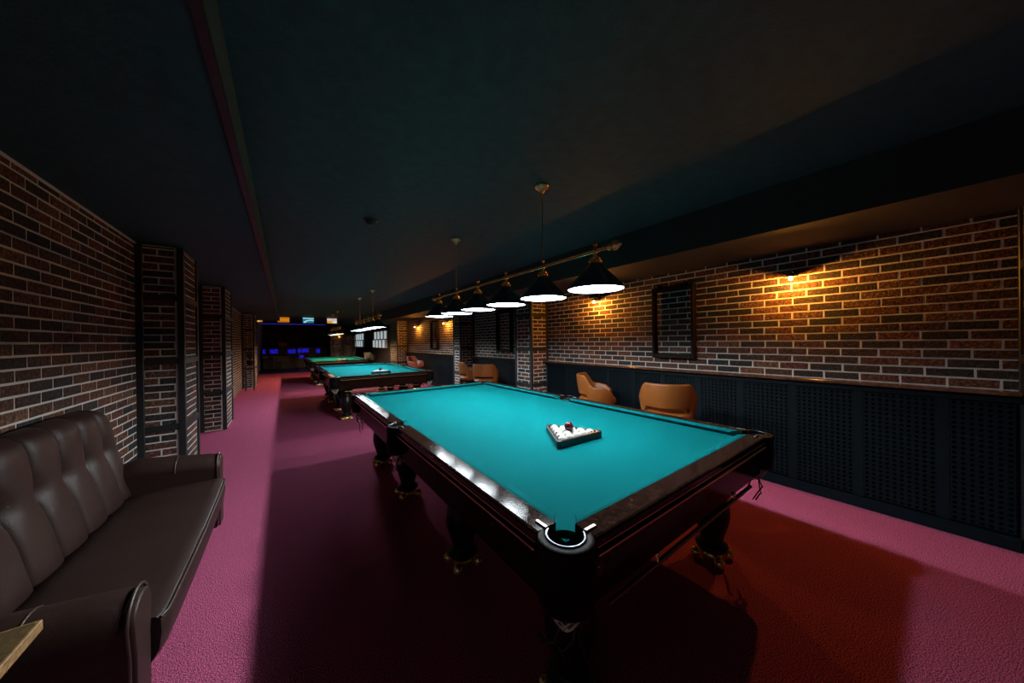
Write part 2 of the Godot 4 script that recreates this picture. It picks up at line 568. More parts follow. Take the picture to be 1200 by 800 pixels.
func wainscot() -> void:
	var pw := 0.467
	var ph := 1.03
	var g := G.new()
	var hole := 0.020
	var cell := 0.0403
	var nx := 10
	var ny := 24
	var w := nx * cell
	var h := ny * cell
	for i in nx:
		for j in ny:
			var c := Vector3(-w / 2 + (i + 0.5) * cell, (j + 0.5) * cell, 0)
			var o := []
			var q := []
			for s in [[-1, -1], [1, -1], [1, 1], [-1, 1]]:
				o.append(c + Vector3(s[0] * cell / 2, s[1] * cell / 2, 0))
				q.append(c + Vector3(s[0] * hole / 2, s[1] * hole / 2, 0))
			for k in 4:
				var l := (k + 1) % 4
				g.poly([o[k], o[l], q[l], q[k]], c - Vector3(0, 0, 1))
				g.poly([q[k], q[l], q[l] - Vector3(0, 0, 0.006), q[k] - Vector3(0, 0, 0.006)])
	var holes := g.mesh()
	g = G.new()
	for i in 7:
		for j in ny:
			var c := Vector3(-3.5 * cell + (i + 0.5) * cell, (j + 0.5) * cell, 0)
			var o := []
			var q := []
			for s in [[-1, -1], [1, -1], [1, 1], [-1, 1]]:
				o.append(c + Vector3(s[0] * cell / 2, s[1] * cell / 2, 0))
				q.append(c + Vector3(s[0] * hole / 2, s[1] * hole / 2, 0))
			for k in 4:
				var l := (k + 1) % 4
				g.poly([o[k], o[l], q[l], q[k]], c - Vector3(0, 0, 1))
				g.poly([q[k], q[l], q[l] - Vector3(0, 0, 0.006), q[k] - Vector3(0, 0, 0.006)])
	var narrow := g.mesh()
	var n := 0
	for bay in [[-0.36, 4.80, "near", "dark navy perforated panelling under the near ledge"], [5.28, 7.92, "middle", "dark navy panelling below the unlit brick bay"], [8.30, 13.96, "far", "dark navy panelling below the far brick bay"]]:
		n += 1
		var o := Node3D.new()
		o.name = "trim_%d" % n
		add_child(o)
		tag(o, bay[3], "panelling", "", "structure")
		var ln: float = bay[1] - bay[0]
		var zm: float = (bay[0] + bay[1]) / 2
		var b := G.new()
		b.box(p(4.395, 0.575, zm), Vector3(0.045, 1.15, ln))
		obj("backing", b, mats.navy_backing, o)
		var bb := G.new()
		bb.box(p(4.345, 0.05, zm), Vector3(0.05, 0.10, ln), 0.006)
		obj("baseboard", bb, mats.navy_panel, o)
		var fr := G.new()
		fr.box(p(4.357, 1.125, zm), Vector3(0.03, 0.07, ln), 0.002)
		obj("top_rail", fr, mats.navy_panel, o)
		var z: float = bay[0] + pw / 2 - 0.13
		while z < bay[1]:
			var z0 := z - pw / 2
			if z0 > bay[0]:
				var st := G.new()
				st.box(p(4.357, 0.595, z0), Vector3(0.03, 0.99, pw - w), 0.002)
				obj("stile", st, mats.navy_panel, o)
			if z + w / 2 < bay[1] and z - w / 2 > bay[0]:
				var m := put("perforated_panel", holes, mats.navy_panel, o)
				m.transform = Transform3D(Basis(Vector3(0, 0, 1), Vector3.UP, Vector3.LEFT), p(4.345, 0.115, z))
			elif z - w / 2 <= bay[0]:
				var m := put("perforated_panel", narrow, mats.navy_panel, o)
				m.transform = Transform3D(Basis(Vector3(0, 0, 1), Vector3.UP, Vector3.LEFT), p(4.345, 0.115, z + w / 2 - 3.5 * cell))
			z += pw
		var s := G.new()
		s.box(p(4.345, 1.1635, zm), Vector3(0.15, 0.029, ln), 0.006)
		obj("ledge", s, mats.sill_wood, o)

# ---------------------------------------------------------------- billiard table
func billiard_table(label: String, at: Vector3) -> Node3D:
	var t := thing("pool_table", label, "pool table", at, 0.0, "pool tables")
	var hw := 1.0425
	var hl := 1.94
	var top := 0.915
	var bed := 0.875
	var rail := 0.10    # wooden part
	var cush := 0.05
	var nx := hw - rail - cush
	var nz := hl - rail - cush
	var g := G.new()
	g.box(Vector3(0, bed - 0.03, 0), Vector3(2 * (hw - 0.09), 0.06, 2 * (hl - 0.09)))
	obj("cloth_bed", g, mats.cloth, t)
	# apron under the rails
	g = G.new()
	for s in [-1, 1]:
		g.box(Vector3(s * (hw - 0.055), 0.745, 0), Vector3(0.05, 0.19, 2 * hl - 0.26), 0.008)
		g.box(Vector3(0, 0.745, s * (hl - 0.055)), Vector3(2 * hw - 0.26, 0.19, 0.05), 0.008)
	g.box(Vector3(0, 0.77, 0), Vector3(2 * hw - 0.30, 0.08, 2 * hl - 0.30))
	obj("apron", g, mats.mahogany, t)
	# rails: profile with a sloping outer face and two trims
	var gap := 0.15   # corner pocket cut-out along each rail
	var mid := 0.075
	var spans := []
	for s in [-1, 1]:
		spans.append([s, 0, -hl + gap, -mid])
		spans.append([s, 0, mid, hl - gap])
		spans.append([0, s, -hw + gap, hw - gap])
	for sp in spans:
		var len0: float = sp[2]
		var len1: float = sp[3]
		var tr: Transform3D
		# local frame: x outward from the table, y up, z along
		if sp[0] != 0:
			tr = Transform3D(Basis(Vector3(sp[0], 0, 0), Vector3.UP, Vector3(0, 0, sp[0])), Vector3(sp[0] * hw, 0, 0))
		else:
			tr = Transform3D(Basis(Vector3(0, 0, sp[1]), Vector3.UP, Vector3(-sp[1], 0, 0)), Vector3(0, 0, sp[1] * hl))
		if sp[0] == -1 or sp[1] == 1:
			var q := len0
			len0 = -len1
			len1 = -q
		g = G.new()
		var prof := [Vector2(-rail, 0.84), Vector2(-rail, top), Vector2(-0.012, top), Vector2(-0.004, top - 0.004), Vector2(0.0, top - 0.012), Vector2(0.0, top - 0.034), Vector2(-0.010, top - 0.040), Vector2(-0.010, top - 0.05), Vector2(0.004, top - 0.056), Vector2(0.004, top - 0.07), Vector2(-0.012, top - 0.082), Vector2(-0.03, top - 0.11)]
		g.prism(prof, len0, len1, tr)
		var r := obj("rail", g, mats.mahogany, t)
		g = G.new()
		g.box(tr * Vector3(0.0045, top - 0.063, (len0 + len1) / 2), (tr.basis * Vector3(0.007, 0.010, len1 - len0 - 0.01)).abs(), 0.002)
		g.box(tr * Vector3(0.0, top - 0.0365, (len0 + len1) / 2), (tr.basis * Vector3(0.006, 0.005, len1 - len0 - 0.01)).abs(), 0.001)
		obj("trim_line", g, mats.old_brass, r)
		# cushion, ends cut at an angle towards the pocket
		g = G.new()
		var cut0 := 0.045
		var rings := []
		for e in [[len0, 1.0], [len1, -1.0]]:
			var ring := []
			for q in [Vector2(-rail, bed + 0.002), Vector2(-rail, top - 0.001), Vector2(-rail - 0.012, top + 0.001), Vector2(-rail - cush + 0.004, top - 0.004), Vector2(-rail - cush, top - 0.010), Vector2(-rail - cush + 0.004, top - 0.018), Vector2(-rail - cush + 0.025, bed + 0.002)]:
				ring.append(tr * Vector3(q.x, q.y, e[0] + e[1] * cut0 * (-q.x - rail) / cush + e[1] * 0.012))
			rings.append(ring)
		for k in 7:
			var l := (k + 1) % 7
			var inside: Vector3 = (rings[0][0] + rings[1][3]) / 2
			inside = tr * Vector3(-rail - 0.018, bed + 0.02, (len0 + len1) / 2)
			g.poly([rings[0][k], rings[0][l], rings[1][l], rings[1][k]], inside)
		for e in 2:
			var f := []
			for k in 7: f.append(rings[e][k])
			g.poly_fan(f, tr * Vector3(-rail - 0.018, bed + 0.02, (len0 + len1) / 2))
		obj("cushion", g, mats.cloth, t)
	# pockets
	for s in [[-1, -1], [1, -1], [1, 1], [-1, 1], [-1, 0], [1, 0]]:
		var c := Vector3(s[0] * (hw - 0.075), 0, s[1] * (hl - 0.075))
		if s[1] == 0: c = Vector3(s[0] * (hw - 0.045), 0, 0)
		var outw := Vector3(s[0], 0, s[1]).normalized()
		var pk := pocket(t, c, outw, top, s[1] == 0)
		pk.name = "pocket"
	# legs
	for sx in [-1, 1]:
		for z in [-1.66, -0.62, 0.62, 1.66]:
			g = G.new()
			g.lathe([[0.0, 0.075], [0.095, 0.08], [0.105, 0.10], [0.100, 0.12], [0.072, 0.135], [0.070, 0.15], [0.085, 0.20], [0.108, 0.28], [0.116, 0.34], [0.114, 0.40], [0.095, 0.46], [0.080, 0.485], [0.080, 0.49], [0.104, 0.50], [0.108, 0.52], [0.098, 0.54], [0.080, 0.55], [0.080, 0.56], [0.105, 0.575], [0.105, 0.60], [0.0, 0.60]], 20)
			g.box(Vector3(0, 0.67, 0), Vector3(0.21, 0.15, 0.21), 0.012)
			var lg := obj("leg", g, mats.ebony, t, Vector3(sx * 0.74, 0, z))
			g = G.new()
			g.lathe([[0.0, 0.0], [0.06, 0.0], [0.075, 0.03], [0.072, 0.076], [0.0, 0.078]], 14)
			for k in 4:
				var a := PI / 4 + k * PI / 2
				var d := Vector3(cos(a), 0, sin(a))
				g.ball(d * 0.112 + Vector3(0, 0.036, 0), Vector3(0.036, 0.036, 0.036), 12)
				g.ball(d * 0.055 + Vector3(0, 0.066, 0), Vector3(0.030, 0.026, 0.030), 8)
			obj("brass_foot", g, mats.brass, lg)
	# rest stick on hooks under the near end
	g = G.new()
	g.tube([Vector3(-0.80, 0.615, hl - 0.03), Vector3(0.70, 0.625, hl - 0.03)], 0.011, 8)
	var stick := obj("hanging_rest", g, mats.dark_brass, t)
	for x in [-0.45, 0.42]:
		g = G.new()
		g.tube([Vector3(x, 0.68, hl - 0.05), Vector3(x, 0.64, hl - 0.028), Vector3(x, 0.605, hl - 0.028), Vector3(x, 0.605, hl - 0.05)], 0.006, 6)
		g.ball(Vector3(x, 0.66, hl - 0.026), Vector3.ONE * 0.010, 8)
		obj("hook", g, mats.brass, stick)
	return t

func pocket(t: Node3D, c: Vector3, outw: Vector3, top: float, mid: bool) -> MeshInstance3D:
	var side := Vector3.UP.cross(outw)
	var r := 0.062
	var half := PI * 0.62 if not mid else PI * 0.46
	# metal iron round the mouth
	var g := G.new()
	var rings := []
	for k in 25:
		var a := lerpf(-half, half, k / 24.0)
		var d := outw * cos(a) + side * sin(a)
		var ring := []
		for q in [[0.0, -0.022], [0.0, 0.001], [0.004, 0.004], [0.009, 0.003], [0.012, 0.0], [0.012, -0.022]]:
			ring.append(c + d * (r + q[0]) + Vector3(0, top + q[1], 0))
		rings.append(ring)
	g.loft(rings, true, true)
	# two flat lugs let into the rails
	var iron := obj("pocket", g, mats.chrome, t)
	for s in [-1.0, 1.0]:
		g = G.new()
		var dir: Vector3
		if mid: dir = side * s
		else:
			dir = (side * s - outw).normalized()
		var st: Vector3 = c + (outw * cos(half) + side * s * sin(half)) * (r + 0.010) + dir * 0.030
		var xa := dir
		var za := xa.cross(Vector3.UP)
		g.box(Vector3.ZERO, Vector3(0.060, 0.007, 0.018), 0.003, Transform3D(Basis(xa, Vector3.UP, za), st + Vector3(0, top + 0.003, 0)))
		obj("lug", g, mats.nickel_plate, iron)
	# corner block of wood round the iron
	g = G.new()
	rings = []
	for k in 21:
		var a := lerpf(-half * 1.10, half * 1.10, k / 20.0) if not mid else lerpf(-half * 1.02, half * 1.02, k / 20.0)
		var d := outw * cos(a) + side * sin(a)
		var ring := []
		for q in [[0.012, top - 0.001], [0.034, top - 0.002], [0.040, top - 0.012], [0.036, 0.83], [0.042, 0.80], [0.034, 0.69], [0.004, 0.69], [0.004, top - 0.02]]:
			ring.append(c + d * (r + q[0]) + Vector3(0, q[1], 0))
		rings.append(ring)
	g.loft(rings, true, true)
	obj("corner_block", g, mats.block_wood, iron)
	# leather throat
	g = G.new()
	rings = []
	for q in [[r, top - 0.02], [r - 0.002, 0.84], [r + 0.002, 0.76], [r + 0.006, 0.70]]:
		var ring := []
		for k in 20:
			var a := TAU * k / 20
			ring.append(c + Vector3(cos(a) * q[0], q[1], sin(a) * q[0]))
		rings.append(ring)
	g.loft(rings, true, false)
	obj("throat", g, mats.black_leather, iron)
	# knotted cord net below
	g = G.new()
	var low := 0.60
	var nn := 9
	for s in [-1.0, 1.0]:
		for k in nn:
			var path := []
			for i in 7:
				var f := i / 6.0
				var a: float = TAU * (k + s * f * 2.2) / nn
				var rr := (r + 0.012) * (1.0 - 0.62 * f * f)
				path.append(c + Vector3(cos(a) * rr, lerpf(0.72, low, f), sin(a) * rr))
			g.tube(path, 0.0028, 4)
	g.ball(c + Vector3(0, low - 0.005, 0), Vector3(0.026, 0.012, 0.026), 8)
	obj("net", g, mats.net_cord, iron)
	# loose black tie cords
	g = G.new()
	for k in 3:
		var a := 1.1 + k * 0.9
		var d := outw.rotated(Vector3.UP, a - 2.0)
		var path := []
		for i in 7:
			var f := i / 6.0
			path.append(c - outw * (0.02 + 0.07 * f) + d * (0.03 + 0.06 * sin(f * 2.6)) + Vector3(0, 0.66 - 0.20 * f + 0.035 * sin(f * 9.0 + k), 0) + side * 0.04 * sin(f * 5.0 + k))
		g.tube(path, 0.0045, 5)
	obj("tie_cord", g, mats.black_cord, iron)
	return iron

# ---------------------------------------------------------------- lamps
func lamps() -> void:
	var sh := shade_mesh()
	var li := shade_lining()
	var k := 0
	for L in [[0.0, LAMP_WHITE, LAMP_POWER, "six-shade brass billiard lamp over the nearest table"], [6.4, LAMP_WHITE, LAMP_POWER, "six-shade brass lamp over the middle table"], [12.85, LAMP_WARM, LAMP_POWER, "warm six-shade lamp over the farthest table"]]:
		var t := thing("billiard_lamp", L[3], "lamp", p(1.795, 0, 2.84 + L[0]), 0.0, "billiard lamps")
		var g := G.new()
		for x in [-0.011, 0.011]:
			g.tube([Vector3(x, 2.232 + x * 0.9, 1.52), Vector3(x, 2.232 + x * 0.9, -1.52)], 0.008, 8)
		obj("bar", g, mats.brass, t)
		for s in [-1.0, 1.0]:
			g = G.new()
			var tr := Transform3D(Basis(Vector3.RIGHT, s * PI / 2), Vector3(0, 2.232, s * 1.52))
			g.lathe([[0.0, -0.01], [0.022, -0.008], [0.024, 0.004], [0.014, 0.012], [0.012, 0.02], [0.030, 0.032], [0.036, 0.05], [0.026, 0.068], [0.010, 0.078], [0.014, 0.088], [0.0, 0.10]], 14, Vector3.ZERO, tr)
			obj("end_finial", g, mats.brass, t)
		for i in [0, 1, 2, 3, 4, 5]:
			var z: float = 1.40 - i * 0.556
			var o := put("shade", sh, mats.shade_enamel, t, Vector3(0, 1.955, z))
			put("lining", li, mats.shade_inside, o)
			g = G.new()
			g.lathe([[0.040, 0.180], [0.044, 0.186], [0.040, 0.192], [0.034, 0.194], [0.032, 0.218], [0.038, 0.224], [0.034, 0.230], [0.016, 0.238], [0.014, 0.262], [0.022, 0.268], [0.022, 0.286], [0.012, 0.292], [0.007, 0.310], [0.014, 0.320], [0.015, 0.332], [0.007, 0.342], [0.005, 0.354], [0.0, 0.358]], 16)
			for q in 12:
				var a := TAU * q / 12
				g.ball(Vector3(cos(a) * 0.040, 0.206, sin(a) * 0.040), Vector3(0.0075, 0.012, 0.0075), 6)
			obj("gallery", g, mats.brass, o)
			g = G.new()
			g.lathe([[0.0, -0.004], [0.020, 0.002], [0.034, 0.020], [0.036, 0.036], [0.030, 0.054], [0.018, 0.075], [0.016, 0.10], [0.0, 0.10]], 16)
			var warm: bool = L[1] == LAMP_WARM
			obj("bulb", g, glow("bulb_warm" if warm else "bulb_white", L[1], 14.0), o, Vector3(0, 0.025, 0))
			omni(t, "bulb_light", Vector3(0, 1.955 + 0.058, z), L[1], L[2], 0.036)
		for i in [1, 4]:
			var z: float = 1.40 - i * 0.556
			g = G.new()
			g.tube([Vector3(0, 2.30, z), Vector3(0, CEIL - 0.05, z)], 0.0055, 8)
			obj("hanging_rod", g, mats.old_brass, t)
			g = G.new()
			g.lathe([[0.0, CEIL - 0.001], [0.062, CEIL - 0.001], [0.064, CEIL - 0.010], [0.050, CEIL - 0.022], [0.030, CEIL - 0.036], [0.020, CEIL - 0.058], [0.010, CEIL - 0.068], [0.012, CEIL - 0.085], [0.006, CEIL - 0.10], [0.0, CEIL - 0.10]], 20, Vector3(0, 0, z))
			obj("canopy", g, mats.brass, t)

func shade_mesh() -> ArrayMesh:
	var g := G.new()
	g.lathe([[0.194, 0.004], [0.201, 0.0], [0.203, 0.005], [0.198, 0.012], [0.198, 0.012], [0.150, 0.068], [0.094, 0.128], [0.046, 0.180], [0.042, 0.188], [0.038, 0.188], [0.038, 0.182]], 40, Vector3.ZERO, Transform3D(), false)
	return g.mesh()

func shade_lining() -> ArrayMesh:
	var g := G.new()
	g.loft([circle(0.1935, 0.004, 40), circle(0.145, 0.064, 40), circle(0.088, 0.125, 40), circle(0.040, 0.176, 40), circle(0.016, 0.178, 40)], true, false)
	return g.mesh()

func circle(r: float, y: float, seg: int) -> Array:
	var o := []
	for k in seg: o.append(Vector3(cos(TAU * k / seg) * r, y, sin(TAU * k / seg) * r))
	return o

func sconces() -> void:
	for s in [[0.90, 2.215, "bare warm wall lamp on the near brick wall, nearest the camera"], [3.45, 2.245, "warm wall lamp on the near brick wall behind the shades"], [9.68, 2.20, "warm wall lamp of the far bay, nearer one"], [12.54, 2.20, "farthest warm wall lamp, beside the last right pillar"]]:
		var t := thing("wall_lamp", s[2], "wall lamp", p(RIGHT - 0.012, s[1], s[0]), 0.0, "warm wall lamps")
		var g := G.new()
		g.lathe([[0.0, 0.0], [0.04, 0.0], [0.04, 0.008], [0.03, 0.014], [0.0, 0.016]], 16, Vector3.ZERO, Transform3D(Basis(Vector3(0, 0, 1), PI / 2), Vector3(0, 0.065, 0)))
		obj("wall_plate", g, mats.black_steel, t)
		g = G.new()
		g.tube([Vector3(-0.01, 0.065, 0), Vector3(-0.06, 0.075, 0), Vector3(-0.125, 0.075, 0), Vector3(-0.15, 0.05, 0)], 0.006, 8)
		obj("arm", g, mats.black_steel, t)
		g = G.new()
		g.lathe([[0.0, 0.052], [0.014, 0.050], [0.020, 0.036], [0.058, 0.018], [0.062, 0.010], [0.058, 0.010], [0.0, 0.030]], 18, Vector3(-0.15, 0, 0))
		obj("cap", g, mats.black_steel, t)
		g = G.new()
		g.lathe([[0.0, -0.024], [0.012, -0.020], [0.018, -0.008], [0.017, 0.004], [0.010, 0.020], [0.009, 0.034], [0.0, 0.034]], 14, Vector3(-0.15, 0, 0))
		obj("bulb", g, glow("bulb_amber", Color(1.0, 0.72, 0.38), 60.0), t)
		omni(t, "bulb_light", Vector3(-0.15, -0.004, 0), SCONCE, SCONCE_POWER, 0.018)

# ---------------------------------------------------------------- sofa
func sofa() -> void:
	# origin on the floor at the wall side, middle of the length; x into the room, z along
	var t := thing("leather_sofa", "dark brown channel-tufted leather sofa against the left brick wall", "sofa", p(-1.215, 0, 2.745))
	var hz := 1.03       # half length, outside the arms
	var ms: Material = mats.brown_leather
	# base with pleated skirt
	var g := G.new()
	var rings := []
	for e in [[0.02, 0.56], [0.05, 0.60], [0.27, 0.70], [0.28, 0.70]]:
		var ring := []
		for k in 61:
			var z := lerpf(hz - 0.16, -hz + 0.16, k / 60.0)
			var pl: float = 0.006 * absf(sin(k * PI / 2.0)) if e[0] < 0.2 else 0.0
			ring.append(Vector3(e[1] - pl, e[0], z))
		ring.append(Vector3(0.05, e[0], -hz + 0.16))
		ring.append(Vector3(0.05, e[0], hz - 0.16))
		rings.append(ring)
	g.loft(rings, true, true)
	obj("base", g, ms, t)
	# seat: one long bench cushion with a slightly bowed front
	g = G.new()
	rings = []
	var pipe := []
	for k in 41:
		var f := k / 40.0
		var z := lerpf(hz - 0.205, -hz + 0.205, f)
		var e := absf(f - 0.5) * 2.0
		var front := 0.808 - 0.010 * e * e - 0.014 * pow(e, 40)
		var sag := 0.008 * sin(f * 23.0) * 0.4 + 0.012 * (1.0 - e * e)
		var ring := []
		for q in [Vector2(0.18, 0.28), Vector2(front - 0.09, 0.28), Vector2(front - 0.03, 0.29), Vector2(front - 0.008, 0.33), Vector2(front, 0.40), Vector2(front - 0.002, 0.452), Vector2(front - 0.018, 0.472), Vector2(front - 0.07, 0.478 + sag * 0.4), Vector2(0.50, 0.482 + sag), Vector2(0.35, 0.472 + sag), Vector2(0.18, 0.455)]:
			ring.append(Vector3(q.x, q.y, z))
		rings.append(ring)
		pipe.append(Vector3(front - 0.003, 0.463, z))
	g.loft(rings, true, true)
	var seat := obj("seat_cushion", g, ms, t)
	g = G.new()
	g.tube(pipe, 0.006, 6)
	obj("piping", g, mats.piping_leather, seat)
	# back: vertical channels pinched by a row of buttons
	g = G.new()
	rings = []
	var nz := 440
	var prof := []
	for q in [Vector2(0.22, 0.42), Vector2(0.225, 0.48), Vector2(0.205, 0.58), Vector2(0.185, 0.68), Vector2(0.165, 0.77), Vector2(0.156, 0.81), Vector2(0.148, 0.845), Vector2(0.143, 0.88), Vector2(0.138, 0.92), Vector2(0.130, 0.97), Vector2(0.120, 1.04), Vector2(0.102, 1.10), Vector2(0.075, 1.135), Vector2(0.040, 1.145), Vector2(0.008, 1.13), Vector2(0.0, 1.08), Vector2(0.0, 0.42)]:
		prof.append(q)
	var step := 0.2475
	var centre := -0.005
	var hb := hz - 0.01
	for i in nz + 1:
		var z := lerpf(hb, -hb, float(i) / nz)
		var e := absf(z) / hb
		# rounded shoulders
		var lower := 0.0
		if e > 0.72: lower = 1.0 - sqrt(maxf(0.0, 1.0 - pow((e - 0.72) / 0.28, 2.4)))
		var ph := (z - centre) / step
		var fr := absf(ph - roundf(ph)) * 2.0      # 0 on a seam, 1 in mid-channel
		var puff := 0.72 * pow(1.0 - pow(1.0 - fr, 8.0), 0.5) + 0.28 * (1.0 - pow(1.0 - fr, 2.0))
		var ring := []
		for k in prof.size():
			var q: Vector2 = prof[k]
			var y := q.y
			var x := q.x
			if y > 0.5: y = 0.5 + (y - 0.5) * (1.0 - 0.62 * lower)
			var w := 0.0
			if k >= 1 and k <= 11: w = 1.0
			if k == 12: w = 0.6
			if k == 13: w = 0.25
			var dy := (q.y - 0.845) / 0.06
			var tuft := exp(-dy * dy) * exp(-pow(fr / 0.42, 2.0))
			x += w * (0.072 * puff - 0.022 - 0.040 * tuft)
			x *= 1.0 - 0.35 * lower * (1.0 if y > 0.5 else 0.3)
			if w > 0 and q.y > 1.0: y += 0.012 * puff * (1.0 - lower)
			ring.append(Vector3(x, y, z))
		rings.append(ring)
	g.loft(rings, true, true)
	var back := obj("backrest", g, ms, t)
	for k in range(-4, 4):
		var zk := centre + (k + 0.0) * step
		if absf(zk) > hb * 0.86: continue
		var sp := []
		for q in range(1, 12):
			var b: Vector2 = prof[q]
			var dy := (b.y - 0.845) / 0.07
			sp.append(Vector3(b.x - 0.022 - 0.040 * exp(-dy * dy) + 0.004, 0.5 + (b.y - 0.5) * (1.0 - 0.62 * (0.0 if absf(zk) / hb < 0.72 else 1.0 - sqrt(1.0 - pow((absf(zk) / hb - 0.72) / 0.28, 2.4)))) if b.y > 0.5 else b.y, zk))
		g = G.new()
		g.tube(sp, 0.0035, 5)
		obj("seam", g, mats.black_leather, back)  # near-black tube paints in the shade of the crease between channels
	for k in range(-3, 4):
		g = G.new()
		g.ball(Vector3.ZERO, Vector3(0.010, 0.012, 0.012), 8)
		obj("button", g, mats.piping_leather, back, Vector3(0.096, 0.845, centre + k * step))
	# arms: rolled top with a piped front panel
	for s in [-1.0, 1.0]:
		g = G.new()
		rings = []
		var zc: float = s * (hz - 0.115)
		var nseg := 14
		for i in nseg + 1:
			var f := float(i) / nseg
			var x := lerpf(0.16, 0.735, f)
			var yt := lerpf(0.745, 0.66, pow(f, 0.8)) - 0.05 * smoothstep(0.0, 0.25, 0.25 - f)
			var shrink := 1.0 - 0.07 * pow(f, 20.0)
			var ring := []
			ring.append(Vector3(x, 0.06, zc - 0.085 * shrink))
			ring.append(Vector3(x, 0.45, zc - 0.088 * shrink))
			for k in 11:
				var a := PI - PI * k / 10.0 * 1.0
				ring.append(Vector3(x, yt - 0.10 + 0.10 * sin(a) * shrink, zc + cos(a) * (0.112 if true else 0.0) * shrink))
			ring.append(Vector3(x, 0.45, zc + 0.088 * shrink))
			ring.append(Vector3(x, 0.06, zc + 0.085 * shrink))
			rings.append(ring)
		g.loft(rings, true, true)
		var arm := obj("arm", g, ms, t)
		g = G.new()
		rings = []
		for e in [[0.733, 0.88], [0.752, 0.86], [0.758, 0.78]]:
			var ring := []
			ring.append(Vector3(e[0], 0.07, zc - 0.085 * e[1]))
			ring.append(Vector3(e[0], 0.45, zc - 0.088 * e[1]))
			for k in 11:
				var a := PI - PI * k / 10.0
				ring.append(Vector3(e[0], 0.56 + 0.10 * sin(a) * e[1], zc + cos(a) * 0.112 * e[1]))
			ring.append(Vector3(e[0], 0.45, zc + 0.088 * e[1]))
			ring.append(Vector3(e[0], 0.07, zc + 0.085 * e[1]))
			rings.append(ring)
		g.loft(rings, true, true)
		obj("front_panel", g, ms, arm)
		g = G.new()
		var path := [Vector3(0.742, 0.08, zc - 0.083), Vector3(0.742, 0.45, zc - 0.086)]
		for k in 11:
			var a := PI - PI * k / 10.0
			path.append(Vector3(0.742, 0.56 + 0.104 * sin(a), zc + cos(a) * 0.108))
		path.append_array([Vector3(0.742, 0.45, zc + 0.086), Vector3(0.742, 0.08, zc + 0.083)])
		g.tube(path, 0.006, 6)
		obj("piping", g, mats.piping_leather, arm)
		g = G.new()
		path = []
		for k in 11:
			var a := PI - PI * k / 10.0
			path.append(Vector3(0.50, 0.585 + 0.103 * sin(a), zc + cos(a) * 0.115))
		g.tube(path, 0.0045, 5)
		obj("seam", g, mats.piping_leather, arm)

func side_table() -> void:
	var t := thing("side_table", "light oak table corner in the lower left, beside the sofa arm", "table", p(-0.935, 0, 1.36))
	var g := G.new()
	g.box(Vector3(0, 0.703, 0), Vector3(0.565, 0.033, 0.68))
	var top := obj("table_top", g, tri(mat("stained_oak", Color(0.17, 0.105, 0.042), 0.45), 3.0, true, noise("oak_figure", 0.03, 0.62, 1.0)), t)
	for s in [-1.0, 1.0]:
		g = G.new()
		g.box(Vector3(s * 0.2875, 0.703, 0), Vector3(0.010, 0.034, 0.70), 0.002)
		g.box(Vector3(0, 0.703, s * 0.345), Vector3(0.565, 0.034, 0.010), 0.002)
		obj("edge_band", g, mats.light_oak, top)
	g = G.new()
	g.tube([Vector3(-0.05, 0.02, 0), Vector3(-0.05, 0.686, 0)], 0.035, 14)
	obj("column", g, mats.black_steel, t)
	g = G.new()
	g.lathe([[0.0, 0.0], [0.22, 0.0], [0.22, 0.012], [0.05, 0.03], [0.0, 0.03]], 24, Vector3(-0.05, 0, 0))
	obj("foot_plate", g, mats.black_steel, t)

# ---------------------------------------------------------------- bar chairs
func chair(label: String, leather: String, at: Vector3, facing: float) -> Node3D:
	# front of the chair is +x before turning
	var t := thing("tub_chair", label, "chair", at, facing, "tub bar chairs along the ledge")
	var g := G.new()
	var rings := []
	var nseg := 48
	for i in nseg + 1:
		var th := lerpf(-2.35, 2.35, float(i) / nseg)
		var ab := absf(th)
		var topy := 1.085 - 0.17 * smoothstep(0.85, 1.45, ab) - 0.03 * smoothstep(1.5, 2.3, ab) + 0.0
		var boty := 0.80 - 0.13 * smoothstep(0.95, 1.25, ab)
		var endf := smoothstep(2.05, 2.35, ab)
		topy = lerpf(topy, 0.80, endf * 0.55)
		var ro := 0.282
		var flare := 0.035
		var d := Vector3(-cos(th), 0, sin(th))
		var ring := []
		var lo := boty
		var hi := topy
		for q in [[0.0, 0.012], [-0.012, 0.0]]:
			pass
		var thick := 0.05
		var prof := [[-thick + 0.008, lo], [-0.008, lo], [0.0, lo + 0.012], [flare * 0.6, lerpf(lo, hi, 0.5)], [flare, hi - 0.014], [flare - 0.008, hi - 0.002], [flare - 0.025, hi + 0.002], [flare - thick + 0.008, hi - 0.004], [flare - thick, hi - 0.016], [flare * 0.6 - thick, lerpf(lo, hi, 0.5)], [-thick, lo + 0.012]]
		for q in prof:
			ring.append(d * (ro + q[0]) * Vector3(0.97, 1, 1.0) + Vector3(0.0, q[1], 0))
		rings.append(ring)
	g.loft(rings, true, true)
	obj("backrest", g, mats[leather], t)
	g = G.new()
	g.lathe([[0.0, 0.645], [0.22, 0.645], [0.262, 0.66], [0.275, 0.69], [0.272, 0.72], [0.25, 0.745], [0.18, 0.757], [0.0, 0.76]], 32)
	obj("seat", g, mats[leather], t)
	for k in 4:
		var a := PI / 4 + k * PI / 2
		g = G.new()
		g.tube([Vector3(cos(a) * 0.17, 0.65, sin(a) * 0.17), Vector3(cos(a) * 0.27, 0.0, sin(a) * 0.27)], 0.014, 8)
		obj("leg", g, mats.black_steel, t)
	g = G.new()
	var path := []
	for k in 25: path.append(Vector3(cos(TAU * k / 24) * 0.232, 0.25, sin(TAU * k / 24) * 0.232))
	g.tube(path, 0.009, 6)
	obj("footrest", g, mats.black_steel, t)
	return t

